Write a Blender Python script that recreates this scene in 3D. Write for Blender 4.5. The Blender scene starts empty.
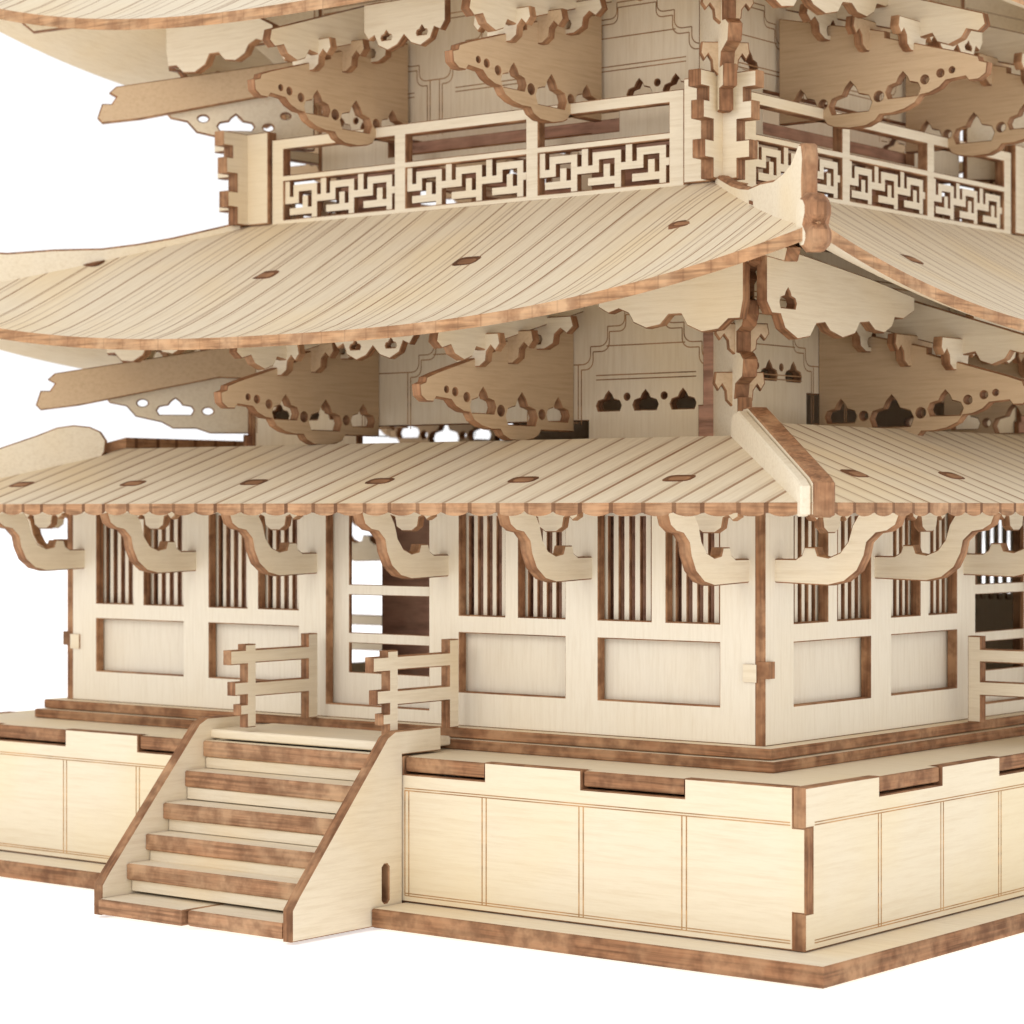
import bpy, math, random
from mathutils import Vector, Matrix
random.seed(4)
sc = bpy.context.scene
COL = sc.collection
PI = math.pi

# ------------------------------------------------------------------ materials
def new_mat(name):
    m = bpy.data.materials.new(name); m.use_nodes = True
    nt = m.node_tree
    return m, nt, nt.nodes['Principled BSDF']
def N(nt, t, **kw):
    n = nt.nodes.new(t)
    for k, v in kw.items(): setattr(n, k, v)
    return n
def math_node(nt, op, a, b=None):
    n = N(nt, 'ShaderNodeMath', operation=op)
    for i, v in enumerate((a, b)):
        if v is None: continue
        if isinstance(v, (int, float)): n.inputs[i].default_value = v
        else: nt.links.new(v, n.inputs[i])
    return n.outputs[0]
def noise(nt, vec, scale, sc3=(1, 1, 1), detail=4, rough=.55):
    mp = N(nt, 'ShaderNodeMapping'); mp.inputs['Scale'].default_value = sc3
    nt.links.new(vec, mp.inputs['Vector'])
    n = N(nt, 'ShaderNodeTexNoise'); n.inputs['Scale'].default_value = scale
    n.inputs['Detail'].default_value = detail; n.inputs['Roughness'].default_value = rough
    nt.links.new(mp.outputs[0], n.inputs['Vector'])
    return n.outputs['Fac']
def ramp(nt, fac, stops):
    r = N(nt, 'ShaderNodeValToRGB')
    el = r.color_ramp.elements
    while len(el) < len(stops): el.new(.5)
    for e, (p, c) in zip(el, stops):
        e.position = p; e.color = (c[0], c[1], c[2], 1)
    nt.links.new(fac, r.inputs[0])
    return r.outputs[0]
def mix(nt, fac, a, b, mode='MIX'):
    n = N(nt, 'ShaderNodeMix', data_type='RGBA', blend_type=mode)
    if isinstance(fac, (int, float)): n.inputs[0].default_value = fac
    else: nt.links.new(fac, n.inputs[0])
    for i, v in ((6, a), (7, b)):
        if isinstance(v, tuple): n.inputs[i].default_value = (v[0], v[1], v[2], 1)
        else: nt.links.new(v, n.inputs[i])
    return n.outputs[2]
def stripes(nt, X, period, width, jit=.22):
    """thin lines with an irregular strength from line to line"""
    x = math_node(nt, 'MULTIPLY', X, 1 / period)
    fl = math_node(nt, 'FLOOR', x)
    wn = N(nt, 'ShaderNodeTexWhiteNoise', noise_dimensions='1D'); nt.links.new(fl, wn.inputs['W'])
    f = math_node(nt, 'FRACT', x)
    off = math_node(nt, 'MULTIPLY', math_node(nt, 'SUBTRACT', wn.outputs['Value'], .5), jit)
    d = math_node(nt, 'ABSOLUTE', math_node(nt, 'SUBTRACT', math_node(nt, 'ADD', f, off), .5))
    s = math_node(nt, 'LESS_THAN', d, width / period / 2)
    return math_node(nt, 'MULTIPLY', s, math_node(nt, 'ADD', math_node(nt, 'MULTIPLY', wn.outputs['Value'], .4), .6))

def wood(name, light, dark, sc3=(1.0, 16, 16), groove=None, tint=(.80, .60, .32), tint_amt=.35, gcol=(.27, .125, .05), jit=.22):
    m, nt, bs = new_mat(name)
    tc = N(nt, 'ShaderNodeTexCoord').outputs['Object']
    g = noise(nt, tc, 1.8, sc3, 5, .65)
    c = ramp(nt, g, [(.28, dark), (.54, light), (.75, tuple(min(1, v * 1.03) for v in light))])
    fine = noise(nt, tc, 11, tuple(v * .8 for v in sc3), 2, .7)
    c = mix(nt, ramp(nt, fine, [(.35, (.25,) * 3), (.55, (0,) * 3)]), c, dark)
    big = noise(nt, tc, .55, (1, 1, 1), 2)
    c = mix(nt, math_node(nt, 'MULTIPLY', ramp(nt, big, [(.48, (0,) * 3), (.68, (1,) * 3)]), tint_amt), c, tint)
    h = g
    if groove:
        sx = N(nt, 'ShaderNodeSeparateXYZ'); nt.links.new(tc, sx.inputs[0])
        vis = ramp(nt, noise(nt, tc, 1.1, (3, .7, .7), 2), [(.3, (.6,) * 3), (.6, (1,) * 3)])
        for (p, w, off, amt) in groove:
            xx = math_node(nt, 'ADD', sx.outputs[0], off + 40)
            s = stripes(nt, xx, p, w, jit)
            f = math_node(nt, 'MULTIPLY', math_node(nt, 'MULTIPLY', s, vis), amt)
            c = mix(nt, f, c, gcol)
            h = math_node(nt, 'SUBTRACT', h, math_node(nt, 'MULTIPLY', s, 1.5))
    nt.links.new(c, bs.inputs['Base Color'])
    bs.inputs['Roughness'].default_value = .62
    bs.inputs['Specular IOR Level'].default_value = .25
    b = N(nt, 'ShaderNodeBump'); b.inputs['Strength'].default_value = .18; b.inputs['Distance'].default_value = .02
    nt.links.new(h, b.inputs['Height']); nt.links.new(b.outputs[0], bs.inputs['Normal'])
    return m
def burnt(name, dark, mid, light, groove=None, sc3=(1.5, 1.5, 9), f2a=.55):
    """laser-burnt cut edge: fine ply layers, scorch marks and orange-tan spots"""
    m, nt, bs = new_mat(name)
    tc = N(nt, 'ShaderNodeTexCoord').outputs['Object']
    g = noise(nt, tc, 1.0, sc3, 3, .6)
    c = ramp(nt, g, [(.36, tuple(v * .62 for v in mid)), (.5, mid), (.64, tuple(v * 1.3 for v in mid))])
    f3 = noise(nt, tc, 1.7, (1, 1, 1), 3, .6)
    c = mix(nt, ramp(nt, f3, [(.44, (0,) * 3), (.66, (.75,) * 3)]), c, light)
    f2 = noise(nt, tc, 4.2, (1, 1, 1), 3, .65)
    c = mix(nt, ramp(nt, f2, [(.36, (f2a,) * 3), (.56, (0,) * 3)]), c, dark)
    if groove:
        sx = N(nt, 'ShaderNodeSeparateXYZ'); nt.links.new(tc, sx.inputs[0])
        for (p, w, off, amt) in groove:
            xx = math_node(nt, 'ADD', sx.outputs[0], off + 40)
            c = mix(nt, math_node(nt, 'MULTIPLY', stripes(nt, xx, p, w), amt), c, tuple(v * .7 for v in dark))
    nt.links.new(c, bs.inputs['Base Color'])
    bs.inputs['Roughness'].default_value = .7
    bs.inputs['Specular IOR Level'].default_value = .15
    return m
LIGHT = (.79, .69, .53); DARK = (.70, .59, .43)
M_wood = wood('birch_face', LIGHT, DARK)
M_woodp = wood('birch_side', LIGHT, DARK, (16, 1.0, 16))
M_wall = wood('birch_wall', (.80, .72, .585), (.735, .645, .505), (16, 16, 1.0), tint_amt=.10)
M_wall2 = wood('birch_upper_wall', (.77, .66, .50), (.70, .575, .41), (16, 16, 1.0), tint_amt=.3)
M_plinth = wood('birch_plinth', (.78, .675, .50), (.72, .60, .425), tint=(.79, .64, .38), tint_amt=.4)
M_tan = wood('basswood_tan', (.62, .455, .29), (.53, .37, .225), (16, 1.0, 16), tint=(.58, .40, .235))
P1 = .345
G1 = [(P1, .044, 0, 1.0), (P1, .10, .03, .25)]
G2 = [(.30, .028, 0, 1.0), (.41, .02, .12, .6), (.9, .035, .1, .6)]
M_roof1 = wood('grooved_roof', (.79, .68, .51), (.70, .575, .41), (16, 1, 1), groove=G1, jit=.1)
M_roof2 = wood('fine_grooved_roof', (.79, .68, .51), (.70, .575, .41), (16, 1, 1), groove=G2, jit=.5)
ED = ((.11, .045, .022), (.29, .14, .068), (.50, .29, .155))
E_face = burnt('burnt_edge_wall', *ED, sc3=(1.2, 30, 1.2))
E_perp = burnt('burnt_edge_side', *ED, sc3=(30, 1.2, 1.2))
E_flat = burnt('burnt_edge_board', *ED, sc3=(.8, .8, 30))
E_step = burnt('toasted_step_edge', (.15, .065, .032), (.36, .19, .10), (.56, .35, .20), sc3=(.8, .8, 30))
M_eave = burnt('burnt_eave_edge', (.18, .08, .038), (.38, .20, .10), (.56, .34, .19), groove=[(P1, .05, 0, .95)], sc3=(1.5, 1.5, 30))
M_eave2 = burnt('toasted_eave_edge', (.22, .10, .048), (.42, .23, .115), (.60, .38, .215), groove=[(.30, .02, 0, .3)], sc3=(1.5, 1.5, 26))
M_ridge = burnt('toasted_ridge_edge', (.16, .07, .035), (.34, .17, .085), (.52, .31, .17), sc3=(20, 20, 1.5))
M_line = burnt('engraved_line', (.33, .17, .07), (.45, .25, .11), (.58, .37, .19))
M_line2 = burnt('engraved_wall_line', (.30, .155, .07), (.38, .21, .10), (.46, .27, .14))
M_slot = burnt('charred_slot', (.10, .042, .02), (.16, .07, .034), (.22, .10, .05))
M_slotin = burnt('charred_tongue', (.22, .10, .05), (.32, .16, .08), (.42, .23, .12))
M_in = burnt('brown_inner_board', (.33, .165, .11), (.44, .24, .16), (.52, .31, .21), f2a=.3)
WF = [M_wood, E_face]; WP = [M_woodp, E_perp]; WL = [M_wood, E_flat]

# ------------------------------------------------------------------ mesh building
class MB:
    def __init__(s): s.v = []; s.f = []; s.m = []
    def add(s, vs, fs, ms):
        o = len(s.v); s.v += [tuple(v) for v in vs]
        s.f += [tuple(i + o for i in f) for f in fs]; s.m += list(ms)
        return s
    def box(s, x0, x1, y0, y1, z0, z1, mf=0, ms=1, axis='y'):
        vs = [(x, y, z) for x in (x0, x1) for y in (y0, y1) for z in (z0, z1)]
        fs = [(0, 1, 3, 2), (4, 6, 7, 5), (0, 4, 5, 1), (2, 3, 7, 6), (0, 2, 6, 4), (1, 5, 7, 3)]
        ax = {'x': (0, 1), 'y': (2, 3), 'z': (4, 5)}[axis]
        return s.add(vs, fs, [mf if i in ax else ms for i in range(6)])
    def mesh(s, name, mats):
        me = bpy.data.meshes.new(name)
        me.from_pydata(s.v, [], s.f)
        for m in mats: me.materials.append(m)
        me.polygons.foreach_set('material_index', s.m)
        me.update()
        return me
def plate2d(outline, holes, thick, bev=.012):
    cu = bpy.data.curves.new('tmp', 'CURVE'); cu.dimensions = '2D'; cu.fill_mode = 'BOTH'
    for loop in [outline] + list(holes):
        sp = cu.splines.new('POLY'); sp.points.add(len(loop) - 1)
        for p, (x, y) in zip(sp.points, loop): p.co = (x, y, 0, 1)
        sp.use_cyclic_u = True
    cu.extrude = thick / 2 - bev; cu.bevel_depth = bev; cu.bevel_resolution = 0; cu.offset = -bev
    ob = bpy.data.objects.new('tmp', cu); COL.objects.link(ob)
    d = bpy.context.evaluated_depsgraph_get(); d.update()
    me = bpy.data.meshes.new_from_object(ob.evaluated_get(d))
    vs = [v.co.copy() for v in me.vertices]
    fs = [tuple(p.vertices) for p in me.polygons]
    ms = [0 if abs(p.normal.z) > .9 else 1 for p in me.polygons]
    bpy.data.objects.remove(ob); bpy.data.curves.remove(cu); bpy.data.meshes.remove(me)
    return vs, fs, ms
def F_face(e): return lambda v: (v.x, -(5 + e) - v.z, v.y)
def F_perp(a): return lambda v: (a - v.z, -(5 + v.x), v.y)
def F_diag(n=0): return lambda v: (5 + v.x - (v.z + n) * .7071, -(5 + v.x) - (v.z + n) * .7071, v.y)
def F_cross(e): return lambda v: (5 + e + (v.x + v.z) * .7071, -(5 + e) + (v.x - v.z) * .7071, v.y)
def F_flat(z): return lambda v: (v.x, v.y, z + v.z)
def addplate(mb, frame, outline, holes=(), thick=.12, bev=.012):
    vs, fs, ms = plate2d(outline, holes, thick, bev)
    return mb.add([frame(v) for v in vs], fs, ms)
def plate(name, mats, frame, outline, holes=(), thick=.12, bev=.012):
    return addplate(MB(), frame, outline, holes, thick, bev).mesh(name, mats)
def rect(x0, x1, y0, y1): return [(x0, y0), (x1, y0), (x1, y1), (x0, y1)]
def circ(x, y, r, n=14): return [(x + r * math.cos(2 * PI * i / n), y + r * math.sin(2 * PI * i / n)) for i in range(n)]
LOT = [(-.5, -.32), (.5, -.32), (.58, -.12), (.5, .05), (.33, .1), (.22, .12), (.13, .3), (0, .44), (-.13, .3), (-.22, .12), (-.33, .1), (-.5, .05), (-.58, -.12)]
def lotus(x, y, w): return [(x + a * w, y + b * w) for a, b in LOT]

# root ---------------------------------------------------------------------
Z0 = -2.0; SXY = 1.035
root = bpy.data.objects.new('wooden_pagoda', None); COL.objects.link(root)
root.location = (-5 * SXY, 5 * SXY, Z0); root.scale = (SXY, SXY, 1)
root['label'] = 'pale laser-cut plywood model pagoda with burnt brown edges, tiered roofs and front staircase'
root['category'] = 'model pagoda'
def place(me, name, k=0, off=(0, 0, 0), parent=None, label=None):
    o = bpy.data.objects.new(name, me); COL.objects.link(o)
    if parent is None:
        R = Matrix.Rotation(k * PI / 2, 4, 'Z')
        o.parent = root; o.rotation_euler = (0, 0, k * PI / 2)
        o.location = R @ Vector(off) + Vector((0, 0, -Z0))
    else:
        o.parent = parent; o.location = off
    if label: o['label'] = label
    return o

# ------------------------------------------------------------------ base and plinth
b = 6.69; n0, n1 = -1.41, 1.43
ol = [(-b, -b), (n0, -b), (n0, -6.1), (n1, -6.1), (n1, -b), (b, -b), (b, b), (-b, b)]
place(plate('base_board', WL, F_flat(-1.88), ol, (), .2, .015), 'base_board')

PE = 6.20
NOT = ((4.88, 3.68), (2.48, 1.42), (-1.42, -2.48), (-3.68, -4.88))
def plinth_mesh(side):
    mb = MB(); top, nt_ = -.24, -.43; i = PE - .13
    if side: pts = [(-PE, -1.77), (PE, -1.77), (PE, -1.42), (i, -1.42), (i, -.62), (PE, -.62), (PE, top)]
    else: pts = [(-i, -1.77), (i, -1.77), (i, -1.42), (PE, -1.42), (PE, -.62), (i, -.62), (i, top)]
    for (x1, x0) in NOT: pts += [(x1, top), (x1, nt_), (x0, nt_), (x0, top)]
    if side: pts += [(-PE, top), (-PE, -.62), (-i, -.62), (-i, -1.42), (-PE, -1.42)]
    else: pts += [(-i, top), (-i, -.62), (-PE, -.62), (-PE, -1.42), (-i, -1.42)]
    addplate(mb, F_face(PE - 5 - .065), pts, (), .13, .012)
    for x in (4.88, 3.68, 2.48, 1.47, -1.47, -2.48, -3.68, -4.88):
        for dx in (-.026, .026):
            mb.box(x + dx - .006, x + dx + .006, -PE - .003, -PE + .02, -1.70, -.60, 2, 2)
    for z in (-.575, -.60, -1.68, -1.705):
        spans = ((-PE + .16, PE - .16),) if side else ((1.44, PE - .16), (-PE + .16, -1.44))
        for (xa, xb) in spans:
            mb.box(xa, xb, -PE - .0025, -PE + .02, z - .005, z + .005, 2, 2)
    return mb.mesh('plinth_panel', [M_plinth, E_face, M_line])
pm, ps = plinth_mesh(False), plinth_mesh(True)
for k in range(4): place(pm if k % 2 == 0 else ps, 'plinth_panel', k)
q = PE - .135; pts = []
def side_pts():
    p = [(-q, -q)]
    for (x0, x1) in ((-4.86, -3.70), (-2.46, -1.44), (1.44, 2.46), (3.70, 4.86)):
        p += [(x0, -q), (x0, -PE + .025), (x1, -PE + .025), (x1, -q)]
    return p
for k in range(4):
    c, s = round(math.cos(k * PI / 2)), round(math.sin(k * PI / 2))
    pts += [(x * c - y * s, x * s + y * c) for x, y in side_pts()]
place(plate('plinth_top_board', [M_plinth, E_flat], F_flat(-.325), pts, (), .155), 'plinth_top_board')
place(plate('skirting_board', WL, F_flat(-.19), rect(-5.27, 5.27, -5.27, 5.27), (), .11), 'skirting_board')
place(plate('skirting_board', WL, F_flat(-.072), rect(-5.19, 5.19, -5.19, 5.19), (), .11), 'skirting_board')

# ------------------------------------------------------------------ staircase (front-left face)
stair = place(plate('staircase', [M_wood, M_wood], F_flat(-.150), rect(-1.27, 1.29, -6.26, -5.30), (), .10), 'staircase')
def stringer_mesh(a):
    ol = [(2.84, -1.98), (2.84, -1.66), (2.74, -1.53), (1.44, -.03), (1.32, .03), (.60, .03), (.60, -.225), (1.21, -.225), (1.21, -1.98)]
    sx = 1.47
    slot = [(sx - .05, -1.72), (sx - .02, -1.75), (sx + .02, -1.75), (sx + .05, -1.72), (sx + .05, -1.38), (sx + .02, -1.35), (sx - .02, -1.35), (sx - .05, -1.38)]
    return plate('stringer', WP, F_perp(a), ol, [slot], .13)
for a in (-1.335, 1.355): place(stringer_mesh(a), 'stringer', parent=stair)
for i, (e, z) in enumerate([(2.48, -1.45), (2.22, -1.16), (1.95, -.85), (1.68, -.53), (1.40, -.21)]):
    j = random.uniform(-.03, .03); j2 = random.uniform(-.008, .008)
    back = -5 - e + .95 if i < 3 else -6.23
    place(plate('step', [M_wood, E_step], F_flat(z - .095 + j2), [(-1.265, -5 - e + j), (1.285, -5 - e - j), (1.285, back), (-1.265, back)], (), .178, .014), 'step', parent=stair)
    place(plate('riser', [M_wood, M_wood], F_face(e - .08), rect(-1.26, 1.28, z - .315, z - .188 + j2 - .003), (), .06, .004), 'riser', parent=stair)
for (x0, x1, y) in ((-1.265, -.05, -7.89), (-.005, 1.285, -7.84)):
    place(plate('step', [M_wood, E_step], F_flat(-1.88), rect(x0, x1, y, -6.3), (), .165, .014), 'step', parent=stair)
def guard_mesh(a):
    ol = [(.20, .02), (.36, .02), (.36, .32), (1.17, .32), (1.17, -.02), (1.31, -.02), (1.31, .12), (1.41, .12), (1.41, .24), (1.31, .24), (1.31, .34),
          (1.50, .34), (1.50, .49), (1.31, .49), (1.31, .68), (1.56, .68), (1.56, .84), (1.34, .84), (1.34, .90), (1.17, .90), (1.17, .84),
          (.36, .84), (.36, .98), (.20, .98)]
    return plate('guard_rail', WP, F_perp(a), ol, [rect(.36, 1.17, .48, .69)], .12)
GR = [guard_mesh(-.74), guard_mesh(1.27)]; g2 = guard_mesh(-1.24)
for k in range(4):
    place(GR[0] if k == 0 else g2, 'guard_rail', k, (0, 0, -.03)); place(GR[1], 'guard_rail', k, (0, 0, -.03))
# fence boards between the guard rails on the side without stairs
fb = [(-1.18, .10), (1.20, .10), (1.20, .26), (-1.18, .26)]
place(plate('guard_rail', WF, F_face(1.05), [(-1.17, .28), (1.2, .28), (1.2, .44), (-1.17, .44)], (), .1), 'guard_rail', 1)
place(plate('guard_rail', WF, F_face(1.05), [(-1.17, .68), (1.2, .68), (1.2, .84), (-1.17, .84)], (), .1), 'guard_rail', 1)

# ------------------------------------------------------------------ ground storey walls
W = []; P = []
for (a, b_, c, d) in ((3.0, 3.65, 3.84, 4.47), (1.17, 1.78, 1.97, 2.57)):
    W += [(a, b_), (c, d)]; P.append((a, d))
W += [(-y, -x) for x, y in W]; P += [(-y, -x) for x, y in P]
HB = [rect(a, b_, 1.20, 2.32) for a, b_ in W] + [rect(a, b_, .36, 1.0) for a, b_ in P]
HO = HB + [rect(-.74, .74, .14, 2.32)]
wm = plate('wall', [M_wall, E_face], F_face(-.06), rect(-4.90, 4.90, -.02, 2.62), HO, .12)
wsm = plate('wall', [M_wall, E_face], F_face(-.06), rect(-5.0, 5.0, -.02, 2.62), HO, .12)
w3m = plate('wall', [M_wall, E_face], F_face(-.06), rect(-5.0, 5.0, -.02, 2.62), HB + [rect(-1.10, .74, .14, 2.4)], .12)
lh = []
for (a, b_) in W:
    n = 5; w = (b_ - a + .02); sw = .060; st = w / n
    for i in range(n):
        x = a - .01 + st * (i + .5)
        lh.append(rect(x - sw / 2, x + sw / 2, 1.13, 2.28))
lm = plate('window_lattice', [M_wall, E_face], F_face(-.160), rect(-4.85, 4.85, .0, 2.6),
           lh + [rect(-.52, .66, 1.50, 2.4), rect(-.52, .66, .95, 1.38), rect(-.52, .66, .50, .83)], .05, .008)
lh3 = [h for h in lh if not (-1.3 < h[0][0] < -1.0)]
lm3 = plate('window_lattice', [M_wall, E_face], F_face(-.160), rect(-4.85, 4.85, .0, 2.6), lh3 + [rect(-1.10, .7, .2, 2.4)], .05, .008)
inner = [plate('inner_board', [M_in, E_face], F_face(-.36), rect(x0, x1, 0.0, 2.6), (), .1) for x0, x1 in ((.92, 4.5), (-4.5, -.92))]
partition = plate('inner_board', [M_in, E_face], F_face(-1.40), rect(-1.12, 1.6, 0.0, 2.6), (), .1)
tenons = []
for s in (-1, 1):
    mb = MB(); x0, x1 = sorted((s * 4.76, s * 4.915))
    mb.box(x0, x1, -5.022, -4.97, .62, .80, 0, 1)
    x0, x1 = sorted((s * 4.915, s * 5.05)); mb.box(x0, x1, -5.014, -4.90, .66, .83, 1, 1)
    tenons.append(mb.mesh('wall_tenon', WF))
back_in = plate('inner_board', [M_in, E_face], F_face(-.36), rect(-4.5, -1.12, 0.0, 2.6), (), .1)
for k in range(4):
    w = place((wm, wsm, wm, w3m)[k], 'wall', k)
    place(lm3 if k == 3 else lm, 'window_lattice', parent=w)
    if k % 2 == 0:
        for t in tenons: place(t, 'wall_tenon', parent=w)
    if k < 2:
        for t in inner: place(t, 'inner_board', parent=w)
        if k == 0: place(partition, 'inner_board', parent=w)
    if k == 3: place(back_in, 'inner_board', parent=w)
place(plate('ceiling_board', [M_wood, E_flat], F_flat(2.68), rect(-5.0, 5.0, -5.0, 5.0), [rect(-2.5, 2.5, -1, 3.5)], .1), 'ceiling_board')

# eave brackets (hooks)
HK = [(-.03, 1.62), (.62, 1.60), (.80, 1.64), (.95, 1.75), (1.03, 1.9), (1.06, 2.03), (1.16, 2.12), (1.28, 2.14), (1.38, 2.2), (1.42, 2.30), (1.42, 2.38),
      (1.10, 2.42), (.98, 2.34), (.89, 2.2), (.84, 2.04), (.75, 1.93), (.62, 1.88), (.50, 1.90), (.47, 1.98), (.34, 1.98), (.31, 1.90), (.24, 1.86), (-.03, 1.86)]
HK = [(x * .97, z) for x, z in HK]
hook = plate('eave_bracket', WP, F_perp(0), HK, (), .14)
SCR = [(-.34, 2.42), (-.34, 2.28), (-.27, 2.24), (-.22, 2.29), (-.17, 2.27), (-.15, 2.17), (-.07, 2.12), (.07, 2.12), (.15, 2.17), (.17, 2.27), (.22, 2.29), (.27, 2.24), (.34, 2.28), (.34, 2.42)]
scr = [plate('cross_arm', WF, F_face(.55), SCR, (), .1)]
for k in range(4):
    for a in (4.75, 2.85, .95, -.95, -2.85, -4.75):
        h = place(hook, 'eave_bracket', k, (a, 0, 0))
        for s in scr: place(s, 'cross_arm', parent=h)

# ------------------------------------------------------------------ roofs
def roof_mesh(name, e0, e1, zfun, thick, mats, nu=60, nt_=12, saw=0):
    mb = MB(); V = []; F = []; Ms = []
    for L in range(2):
        for j in range(nt_ + 1):
            t = j / nt_; e = e0 + (e1 - e0) * t
            for i in range(nu + 1):
                w = -1 + 2 * i / nu; x = w * (5 + e - .004); th = thick
                if saw and j == 0: th = thick * (.60 + .40 * abs(math.sin(PI * (x + 40 - saw / 2) / saw)) ** .5)
                V.append((x, -(5 + e), zfun(w, t) - (th if L else 0)))
    n = nu + 1; base = n * (nt_ + 1)
    for j in range(nt_):
        for i in range(nu):
            a = j * n + i
            F.append((a, a + 1, a + n + 1, a + n)); Ms.append(0)
            c = base + a
            F.append((c, c + n, c + n + 1, c + 1)); Ms.append(2)
    for i in range(nu):
        F.append((i, base + i, base + i + 1, i + 1)); Ms.append(1)
        a = nt_ * n + i; F.append((a, a + 1, base + a + 1, base + a)); Ms.append(1)
    for j in range(nt_):
        for i in (0, nu):
            a = j * n + i; F.append((a, a + n, base + a + n, base + a) if i == 0 else (a, base + a, base + a + n, a + n)); Ms.append(1)
    mb.add(V, F, Ms)
    return mb.mesh(name, mats)
R1z = lambda w, t: 2.42 + .70 * t
R1b = lambda w, t: 2.42 + .84 * t
M1 = [M_roof1, M_eave, M_wood]
r1 = roof_mesh('roof_panel', 1.60, -.5, R1z, .13, M1, 380, 6, saw=P1)
r1b = roof_mesh('roof_panel', 1.60, -.5, R1b, .13, M1, 380, 6, saw=P1)
def R2z(w, t):
    ze = 4.24 + .74 * abs(w) ** 2.5
    return ze + (5.95 - ze) * t ** 1.2
r2 = roof_mesh('roof_panel', 1.57, -1.57, R2z, .125, [M_roof2, M_eave2, M_wood])
R3z = lambda w, t: R2z(w, t) + 3.74
r3 = roof_mesh('roof_panel', .90, -2.0, R3z, .13, [M_roof2, M_eave2, M_wood])
def peg(zf, e0, e1, e, a):
    mb = MB(); t = (e - e0) / (e1 - e0); w = a / (5 + e); dt = .001
    z = zf(w, t); sl = (zf(w, t + dt) - z) / (dt * (e1 - e0))
    for (hw, he, up, m, ox, oe) in ((.165, .095, .006, 1, 0, 0), (.115, .05, .010, 0, .02, .02)):
        vs = []
        for dz in (-.03, up):
            for i in range(12):
                an = 2 * PI * (i + .5) / 12; cx, sx = math.cos(an), math.sin(an)
                dx = hw * math.copysign(abs(cx) ** .5, cx) + ox; de = -he * math.copysign(abs(sx) ** .6, sx) + oe
                vs.append((a + dx, -(5 + e) - de, z + sl * de + dz))
        fs = [tuple(range(12, 24))] + [(i, (i + 1) % 12, 12 + (i + 1) % 12, 12 + i) for i in range(12)]
        mb.add(vs, fs, [m] * 13)
    return mb.mesh('roof_peg', [M_slotin, M_slot])
for k in range(4):
    o = place(r1b if k % 2 else r1, 'roof_panel', k)
    for a in (4.6, 2.72, .82, -1.0, -2.9, -4.8):
        place(peg(R1b if k % 2 else R1z, 1.6, -.5, .88, a), 'roof_peg', parent=o)
    o = place(r2, 'roof_panel', k)
    for a in (3.93, 1.12, -1.85, -4.75):
        place(peg(R2z, 1.57, -1.57, -.18, a), 'roof_peg', parent=o)
    place(r3, 'roof_panel', k)
H1 = [(-.62, 3.02), (-.62, 3.34), (-.52, 3.40), (-.36, 3.40), (1.50, 2.66), (1.60, 2.60), (1.60, 2.30), (1.50, 2.28), (1.3, 2.36)]
h1 = plate('hip_ridge', [M_wood, M_ridge], F_diag(-.04), H1, (), .20, .015)
H1b = [(-.60, 3.02), (-.60, 3.28), (-.50, 3.35), (-.36, 3.36), (1.46, 2.635), (1.565, 2.57), (1.565, 2.31), (1.46, 2.29), (1.3, 2.36)]
h1b = plate('ridge_board', [M_wood, M_woodp], F_diag(.115), H1b, (), .10, .015)
H1s = [(-.28, 2.96), (-.33, 3.08), (-.34, 3.22), (-.29, 3.33), (-.2, 3.39), (-.06, 3.41), (.08, 3.38), (.25, 3.28), (.7, 3.05), (1.50, 2.72), (1.60, 2.64), (1.60, 2.30), (1.50, 2.28), (1.3, 2.36)]
h1s = plate('hip_ridge', [M_wood, M_ridge], F_diag(), H1s, (), .22, .015)
def hz(e): t = (1.57 - e) / 3.14; return R2z(1, t)
H2 = [(e, hz(e) + .07) for e in (-1.5, -1.2, -.9)] + [(-.6, hz(-.6) + .09), (-.3, hz(-.3) + .13), (.1, hz(.1) + .24), (.5, 5.56), (.80, 5.58), (1.0, 5.62), (1.14, 5.70), (1.23, 5.76), (1.32, 5.74), (1.36, 5.60), (1.33, 5.4),
     (1.34, 5.20), (1.40, 4.95), (.8, 4.9), (.3, 5.0), (-.4, 5.2), (-1.5, 5.75)]
h2 = plate('hip_ridge', [M_wood, M_ridge], F_diag(), H2, (), .15, .025)
KN = [(1.25, 5.10), (1.30, 5.22), (1.40, 5.27), (1.52, 5.24), (1.60, 5.15), (1.60, 5.04), (1.55, 4.97), (1.62, 4.90), (1.62, 4.79), (1.53, 4.71), (1.40, 4.72), (1.30, 4.82), (1.25, 4.95)]
kn = plate('ridge_knob', [M_wood, M_ridge], F_diag(), KN, (), .24, .06)
for k in range(4):
    if k == 3: place(h1s, 'hip_ridge', k)
    else: o = place(h1, 'hip_ridge', k); place(h1b, 'ridge_board', parent=o)
    o = place(h2, 'hip_ridge', k); place(kn, 'ridge_knob', parent=o)

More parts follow.
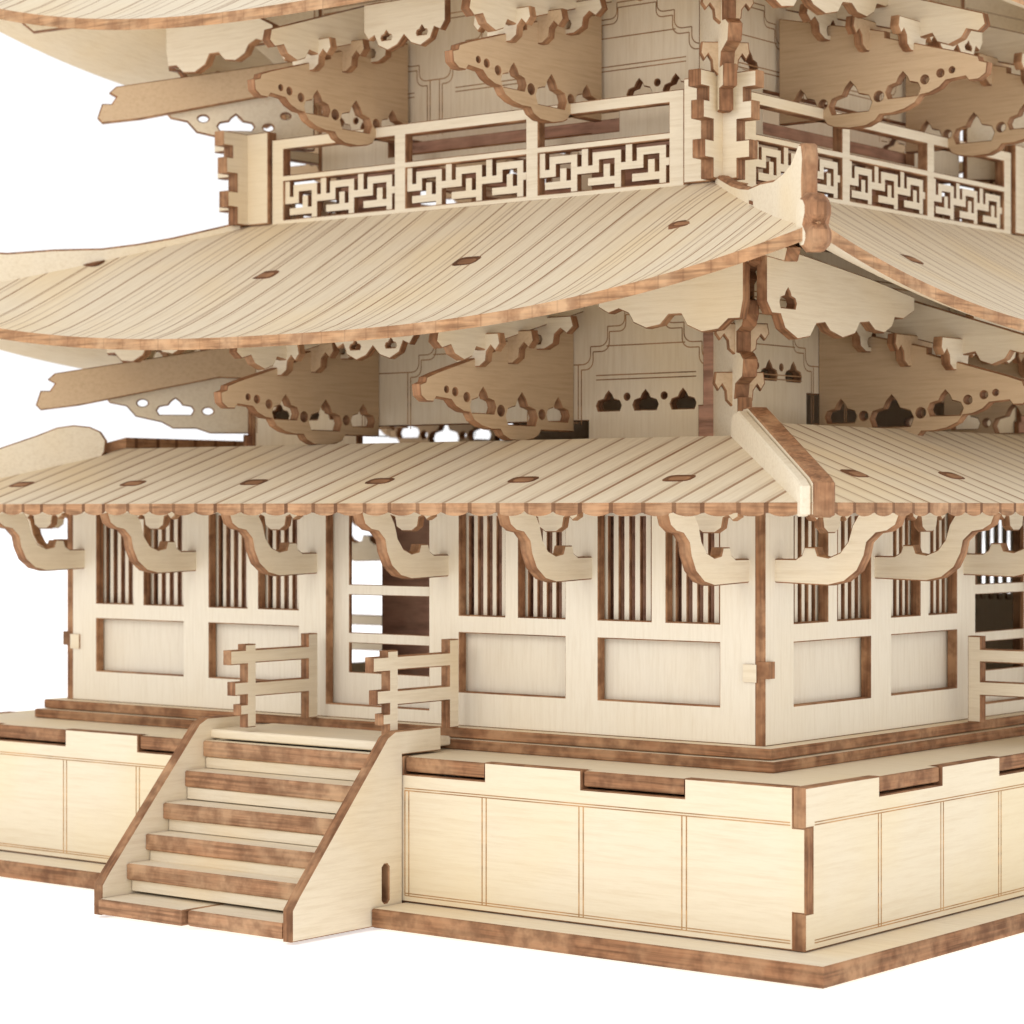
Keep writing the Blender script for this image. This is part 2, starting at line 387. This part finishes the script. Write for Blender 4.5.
# ------------------------------------------------------------------ upper storeys
def upper_wall(w, e, z0, z1, hz_, inset):
    mb = MB(); H = []
    H.append(rect(-1.7, 1.7, z0 + .10, z0 + hz_))
    zz0 = z0 + (.88 if hz_ > .5 else .54)
    for s in (-1, 1):
        for c in (1.98, 2.47, 2.96):
            if c + .2 < w: H.append(lotus(s * c, zz0, .28))
        for c in (2.225, 2.715):
            if c + .1 < w: H.append(circ(s * c, zz0 + .06, .035))
    addplate(mb, F_face(e), rect(-w - inset, w + inset, z0, z1), H, .12)
    y = -(5 + e) - .0625
    def poly(pts, wd=.014):
        for (xa, za), (xb, zb) in zip(pts, pts[1:]):
            dx, dz = xb - xa, zb - za; L = math.hypot(dx, dz)
            if L < 1e-5: continue
            nx, nz = -dz / L * wd / 2, dx / L * wd / 2
            mb.add([(xa + nx, y, za + nz), (xa - nx, y, za - nz), (xb - nx, y, zb - nz), (xb + nx, y, zb + nz)], [(0, 1, 2, 3)], [2])
    def arc(cx, cz, r, a0, a1, n=6): return [(cx + r * math.cos(math.radians(a0 + (a1 - a0) * i / n)), cz + r * math.sin(math.radians(a0 + (a1 - a0) * i / n))) for i in range(n + 1)]
    cc = 2.47 if w > 3 else 1.95
    for c in (-cc, 0, cc):
        for (sh, sc_) in ((0, 1.0), (.06, 1.05)):
            half = [(-.86, .30), (-.86, .92), (-.80, .92)] + arc(-.80, 1.02, .10, -90, 0, 4) + [(-.70, 1.12), (-.58, 1.12)] + arc(-.58, 1.22, .10, -90, 0, 4) + [(-.48, 1.34), (-.34, 1.34)] + arc(-.34, 1.42, .08, -90, 0, 4) + [(-.26, 1.52)]
            pts = half + [(-x, z) for x, z in half[::-1]]
            poly([(c + x * sc_, z0 + z + sh) for x, z in pts])
        for (hh, zz) in ((.66, .80), (.66, .85), (.52, 1.18)): poly([(c - hh, z0 + zz), (c + hh, z0 + zz)])
    for zz in (.32, .98, 1.70, 1.76, 2.0, 2.06):
        for (xa, xb) in (((-w + .1, -cc - .9), (-cc + .9, -.9), (.9, cc - .9), (cc + .9, w - .1)) if zz < 1 else ((-w + .1, w - .1),)):
            if xb > xa: poly([(xa, z0 + zz), (xb, z0 + zz)])
    return mb.mesh('wall', [M_wall2, E_face, M_line2])
uw2 = [upper_wall(3.42, -1.63, 3.02, 5.35, .34, -.06), upper_wall(3.42, -1.63, 3.02, 5.35, .66, .0)]
uw3 = [upper_wall(2.85, -2.2, 6.62, 8.9, .34, -.06), upper_wall(2.85, -2.2, 6.62, 8.9, .6, 0)]
uw3b = plate('inner_board', [M_in, E_face], F_face(-2.35), rect(-2.7, 2.7, 5.85, 6.9), [rect(-1.55, 1.2, 6.02, 6.75)], .1)
colm = plate('corner_column', [M_in, E_face], F_face(-1.53), [(3.20, 3.04), (3.5, 3.04), (3.5, 3.3), (3.42, 3.3), (3.42, 3.9), (3.52, 3.9), (3.52, 4.1), (3.42, 4.1), (3.42, 5.1), (3.26, 5.1), (3.26, 3.5), (3.20, 3.5)], (), .07)
for k in range(4):
    w = place(uw2[k % 2], 'wall', k); place(colm, 'corner_column', parent=w)
    w = place(uw3[k % 2], 'wall', k); place(uw3b, 'inner_board', parent=w)
WG = [(1.32, 3.56), (1.34, 3.68), (1.22, 3.71), (1.20, 3.76), (.98, 3.82), (-.2, 4.10), (-.2, 4.17), (-.45, 4.23), (-1.57, 4.48), (-1.57, 3.24), (-.98, 3.24), (-.94, 3.18), (-.84, 3.14), (-.66, 3.11),
      (-.44, 3.12), (-.32, 3.17), (-.27, 3.23), (-.12, 3.23), (.05, 3.26), (.22, 3.32), (.30, 3.40), (.44, 3.41), (.60, 3.46), (.70, 3.53), (1.0, 3.55), (1.05, 3.50), (1.2, 3.50)]
WG = [(x * .78 if x > 0 else x, z) for x, z in WG]
WH = [lotus(-.64, 3.44, .46), circ(-.28, 3.44, .055), circ(-.99, 3.42, .05), lotus(.02, 3.52, .36), circ(.29, 3.57, .045), lotus(-1.28, 3.46, .34), circ(.48, 3.62, .04), circ(.62, 3.64, .03)]
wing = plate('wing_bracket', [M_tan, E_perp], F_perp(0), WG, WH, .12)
CA = [(-.62, 4.20), (-.66, 4.08), (-.55, 4.0), (-.45, 4.06), (-.36, 4.0), (-.34, 3.9), (-.2, 3.84), (.2, 3.84), (.34, 3.9), (.36, 4.0), (.45, 4.06), (.55, 4.0), (.66, 4.08), (.62, 4.20)]
wca = [plate('cross_arm', WF, F_face(.1), [(x * .6, z + .06) for x, z in CA], (), .11),
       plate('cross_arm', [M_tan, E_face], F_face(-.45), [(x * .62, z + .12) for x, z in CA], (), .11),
       plate('cross_arm', WF, F_face(-.95), [(x * .85, z + .30) for x, z in CA], [lotus(0, 4.28, .22)], .11)]
EA = [(.92, 4.26), (.95, 4.13), (.86, 4.06), (.72, 4.10), (.66, 4.01), (.5, 3.95), (.36, 4.0), (.3, 4.1), (.12, 4.07), (.0, 4.16), (-.5, 4.3), (-1.57, 4.6), (-1.57, 4.98), (-.9, 4.86)]
earm = plate('eave_arm', WP, F_perp(.14), EA, (), .12)
CL = [(-.75, 4.62), (-.75, 4.30), (-.66, 4.20), (-.55, 4.24), (-.48, 4.12), (-.30, 4.05), (-.12, 4.10), (0, 4.20), (.12, 4.10), (.30, 4.05), (.48, 4.12), (.55, 4.24), (.66, 4.20), (.75, 4.30), (.75, 4.62)]
CP = [(2.80, 4.62), (2.82, 4.50), (2.95, 4.43), (3.08, 4.47), (3.2, 4.42), (3.26, 4.32), (3.42, 4.25), (3.6, 4.28), (3.70, 4.38), (3.85, 4.38), (3.92, 4.26), (4.1, 4.18), (4.3, 4.2), (4.42, 4.3), (4.56, 4.3), (4.6, 4.5), (4.6, 5.05), (4.2, 5.02), (3.4, 4.92)]
clo = plate('cloud_board', WF, F_face(-.10), [(x * .8, z) for x, z in CL], [lotus(-.26, 4.22, .13), lotus(.26, 4.22, .13)], .1)
cpl = plate('corner_plate', WF, F_face(-.30), CP, (), .12)
CQ = [(-4.6, 5.05), (-4.6, 4.48), (-4.5, 4.36), (-4.34, 4.36), (-4.26, 4.22), (-4.02, 4.12), (-3.78, 4.16), (-3.66, 4.30), (-3.5, 4.32), (-3.4, 4.24), (-3.15, 4.18), (-2.9, 4.24), (-2.8, 4.36), (-2.62, 4.38), (-2.5, 4.30),
      (-2.3, 4.28), (-2.14, 4.36), (-2.08, 4.46), (-1.9, 4.46), (-1.66, 4.56), (-1.66, 4.72), (-2.6, 4.86), (-4.2, 5.04)]
cpr = plate('corner_plate', WF, F_face(-.30), CQ, [lotus(-4.2, 4.52, .26)], .12)
cpr0 = plate('corner_plate', WF, F_face(-.30), [(-x, z) for x, z in CP], (), .12)
DG = [(-1.62, 4.0), (-1.62, 4.46), (-1.4, 4.42), (.10, 4.06), (.16, 3.98), (.10, 3.93), (.14, 3.84), (.22, 3.84), (.26, 3.66), (.22, 3.60), (-.1, 3.66), (-1.3, 4.02)]
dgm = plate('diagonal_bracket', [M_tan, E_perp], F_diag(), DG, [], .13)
DP = [(-.30, 3.80), (-.36, 3.70), (-.50, 3.66), (-.58, 3.53), (-.80, 3.46), (-.9, 3.38), (-1.1, 3.38), (-1.22, 3.32), (-1.6, 3.32), (-1.6, 4.06), (-1.2, 4.02), (-.4, 3.86)]
dpm = plate('diagonal_bracket', [M_wood, E_perp], F_diag(.14), DP, [lotus(-.92, 3.64, .27), circ(-.64, 3.70, .045), circ(-1.2, 3.60, .045), circ(-1.35, 3.75, .04)], .11)
DU = [(-1.6, 4.75), (-.62, 4.50), (-.55, 4.56), (-.60, 4.64), (-.44, 4.72), (-.50, 4.80), (-.30, 4.88), (-.32, 4.96), (.2, 4.86), (.8, 4.72), (.9, 4.84), (-.4, 5.2), (-1.6, 5.6)]
dum = plate('diagonal_bracket', [M_wood, E_perp], F_diag(), DU, (), .13)
ZP = [(-1.58, 3.05), (-.80, 3.05), (-.80, 3.28), (-.66, 3.28), (-.66, 3.52), (-.78, 3.52), (-.74, 3.66), (-.5, 3.72), (-.46, 3.9), (-.58, 3.98), (-.70, 4.0), (-.70, 4.2), (-.52, 4.24), (-.42, 4.36), (-.44, 4.5), (-.58, 4.54), (-.58, 4.72), (-.5, 4.9), (-.5, 5.0), (-1.58, 5.3)]
zpm = plate('corner_post', WP, F_diag(), ZP, (), .15)
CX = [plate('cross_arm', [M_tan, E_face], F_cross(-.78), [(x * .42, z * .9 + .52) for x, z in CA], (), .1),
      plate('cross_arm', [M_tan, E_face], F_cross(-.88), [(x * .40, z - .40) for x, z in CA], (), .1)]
for k in range(4):
    for (dy, dz) in ((0, 0), (.52, 3.60)):
        for a in (1.45, -1.4):
            o = place(wing, 'wing_bracket', k, (a, dy, dz))
            for c_ in wca: place(c_, 'cross_arm', parent=o)
            place(earm, 'eave_arm', k, (a, dy, dz))
        place(clo, 'cloud_board', k, (-.1, dy, dz))
        place(cpl, 'corner_plate', k, (-dy, dy, dz)); place(cpr if k % 2 else cpr0, 'corner_plate', k, (dy, dy, dz))
        if k == 3:
            for d_ in (dgm, dpm, dum): place(d_, 'diagonal_bracket', k, (-dy, dy, dz))
        else:
            place(dum, 'diagonal_bracket', k, (-dy, dy, dz)); o = place(zpm, 'corner_post', k, (-dy, dy, dz))
            for c_ in CX: place(c_, 'cross_arm', parent=o)

# ------------------------------------------------------------------ balcony
TILE = ["#.......", "#.#####.", "#.#...#.", "###.#.##", "....#.#.", ".######.", "......#."]
def fret(x0, x1, z0, z1, e, th):
    mb = MB(); nc = 24; R = 7
    cw = [1.15 if c % 2 == 0 else .85 for c in range(nc)]; rw = [.85 if r % 2 == 0 else 1.2 for r in range(R)]
    X = [x0 + (x1 - x0) * sum(cw[:i]) / sum(cw) for i in range(nc + 1)]
    Z = [z1 - (z1 - z0) * sum(rw[:i]) / sum(rw) for i in range(R + 1)]
    S = lambda r, c: 0 <= r < R and 0 <= c < nc and TILE[r][c % 8] == '#'
    y0 = -(5 + e) - th / 2; y1 = y0 + th
    for r in range(R):
        for c in range(nc):
            if not S(r, c): continue
            xa, xb = X[c], X[c + 1]; zb, za = Z[r], Z[r + 1]
            vs = [(x, y, z) for x in (xa, xb) for y in (y0, y1) for z in (za, zb)]
            fs = [(0, 4, 5, 1), (2, 3, 7, 6)]; ms = [0, 0]
            for cond, f in ((S(r, c - 1), (0, 1, 3, 2)), (S(r, c + 1), (4, 6, 7, 5)), (S(r + 1, c), (0, 2, 6, 4)), (S(r - 1, c), (1, 5, 7, 3))):
                if not cond: fs.append(f); ms.append(1)
            mb.add(vs, fs, ms)
    return mb.mesh('fretwork', WF)
BZ = 5.90; BE = -1.57
secs = [(-2.82, -1.06), (-.88, .88), (1.06, 2.82)]
H = [rect(a, b_, 6.52, 6.84) for a, b_ in secs] + [rect(a, b_, 5.97, 6.44) for a, b_ in secs]
brail = plate('balcony_rail', WF, F_face(BE), rect(-3.02, 3.02, BZ, 6.98), H, .13)
bfret = [fret(a - .01, b_ + .01, 5.96, 6.45, BE, .08) for i, (a, b_) in enumerate(secs)]
def zig(x0, x1):
    s = 1 if x1 > x0 else -1; d = .13 * s
    return [(x0, 5.93), (x1 - d * 1.6, 5.93), (x1 - d * 1.6, 6.14), (x1 - d * .4, 6.14), (x1 - d * .4, 6.34), (x1 - d * 1.6, 6.34), (x1 - d * 1.6, 6.56),
            (x1 - d * .2, 6.56), (x1 - d * .2, 6.76), (x1 - d * 1.0, 6.76), (x1 - d * 1.0, 6.90), (x1 + d * .2, 6.90), (x1 + d * .2, 7.08), (x0, 7.08)]
bpost = [plate('corner_post', WF, F_face(BE + .03), zig(s * 3.04, s * 3.93), (), .16) for s in (-1, 1)]
for k in range(4):
    o = place(brail, 'balcony_rail', k)
    for f in bfret: place(f, 'fretwork', parent=o)
    for f in bpost: place(f, 'corner_post', k)
place(plate('balcony_floor', [M_in, E_flat], F_flat(5.83), rect(-3.5, 3.5, -3.5, 3.5), (), .1), 'balcony_floor')
place(plate('storey_floor', [M_wood, E_flat], F_flat(2.98), rect(-4.45, 4.45, -4.45, 4.45), (), .1), 'storey_floor')

# ------------------------------------------------------------------ white surface
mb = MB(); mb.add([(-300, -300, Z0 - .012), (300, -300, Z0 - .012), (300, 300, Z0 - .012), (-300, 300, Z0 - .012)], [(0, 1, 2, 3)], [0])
m, nt, bs = new_mat('glowing_white_sheet')
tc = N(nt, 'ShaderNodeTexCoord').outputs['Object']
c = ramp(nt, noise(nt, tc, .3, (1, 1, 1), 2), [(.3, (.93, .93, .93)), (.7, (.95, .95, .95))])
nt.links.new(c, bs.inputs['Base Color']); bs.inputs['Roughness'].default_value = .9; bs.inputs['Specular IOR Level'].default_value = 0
bs.inputs['Emission Color'].default_value = (1, 1, 1, 1); bs.inputs['Emission Strength'].default_value = .5  # added glow, no real source: washes out the contact shadow, fills from below
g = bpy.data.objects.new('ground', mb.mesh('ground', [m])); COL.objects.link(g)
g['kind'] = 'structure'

# ------------------------------------------------------------------ light
wd = bpy.data.worlds.new('World'); sc.world = wd; wd.use_nodes = True
bg = wd.node_tree.nodes['Background']; bg.inputs[0].default_value = (1, 1, 1, 1); bg.inputs[1].default_value = 1.05
def area(name, loc, target, size, power, col=(1, 1, 1)):
    l = bpy.data.lights.new(name, 'AREA'); l.size = size; l.energy = power; l.color = col; l.shape = 'SQUARE'
    o = bpy.data.objects.new(name, l); COL.objects.link(o); o.location = loc
    o.rotation_euler = (Vector(target) - Vector(loc)).to_track_quat('-Z', 'Y').to_euler()
area('key_softbox', (-4, -28, 12), (-4, 0, 2), 10, 1500, (1, .99, .975))
area('fill_softbox', (26, -12, 5), (-2, 2, 2), 10, 350, (1, .985, .96))

# ------------------------------------------------------------------ camera
cam = bpy.data.cameras.new('Camera'); co = bpy.data.objects.new('Camera', cam); COL.objects.link(co)
co.location = (13.781, -21.461, 2.35); co.rotation_euler = (PI / 2, 0, math.radians(38.4))
cam.sensor_width = 36; cam.lens = 89.2; cam.shift_y = -2 / 1024; cam.clip_end = 2000; cam.clip_start = .1
cam.dof.use_dof = True; cam.dof.focus_distance = 25.6; cam.dof.aperture_fstop = .9
sc.camera = co
sc.view_settings.view_transform = 'Standard'; sc.view_settings.look = 'None'; sc.view_settings.exposure = 0
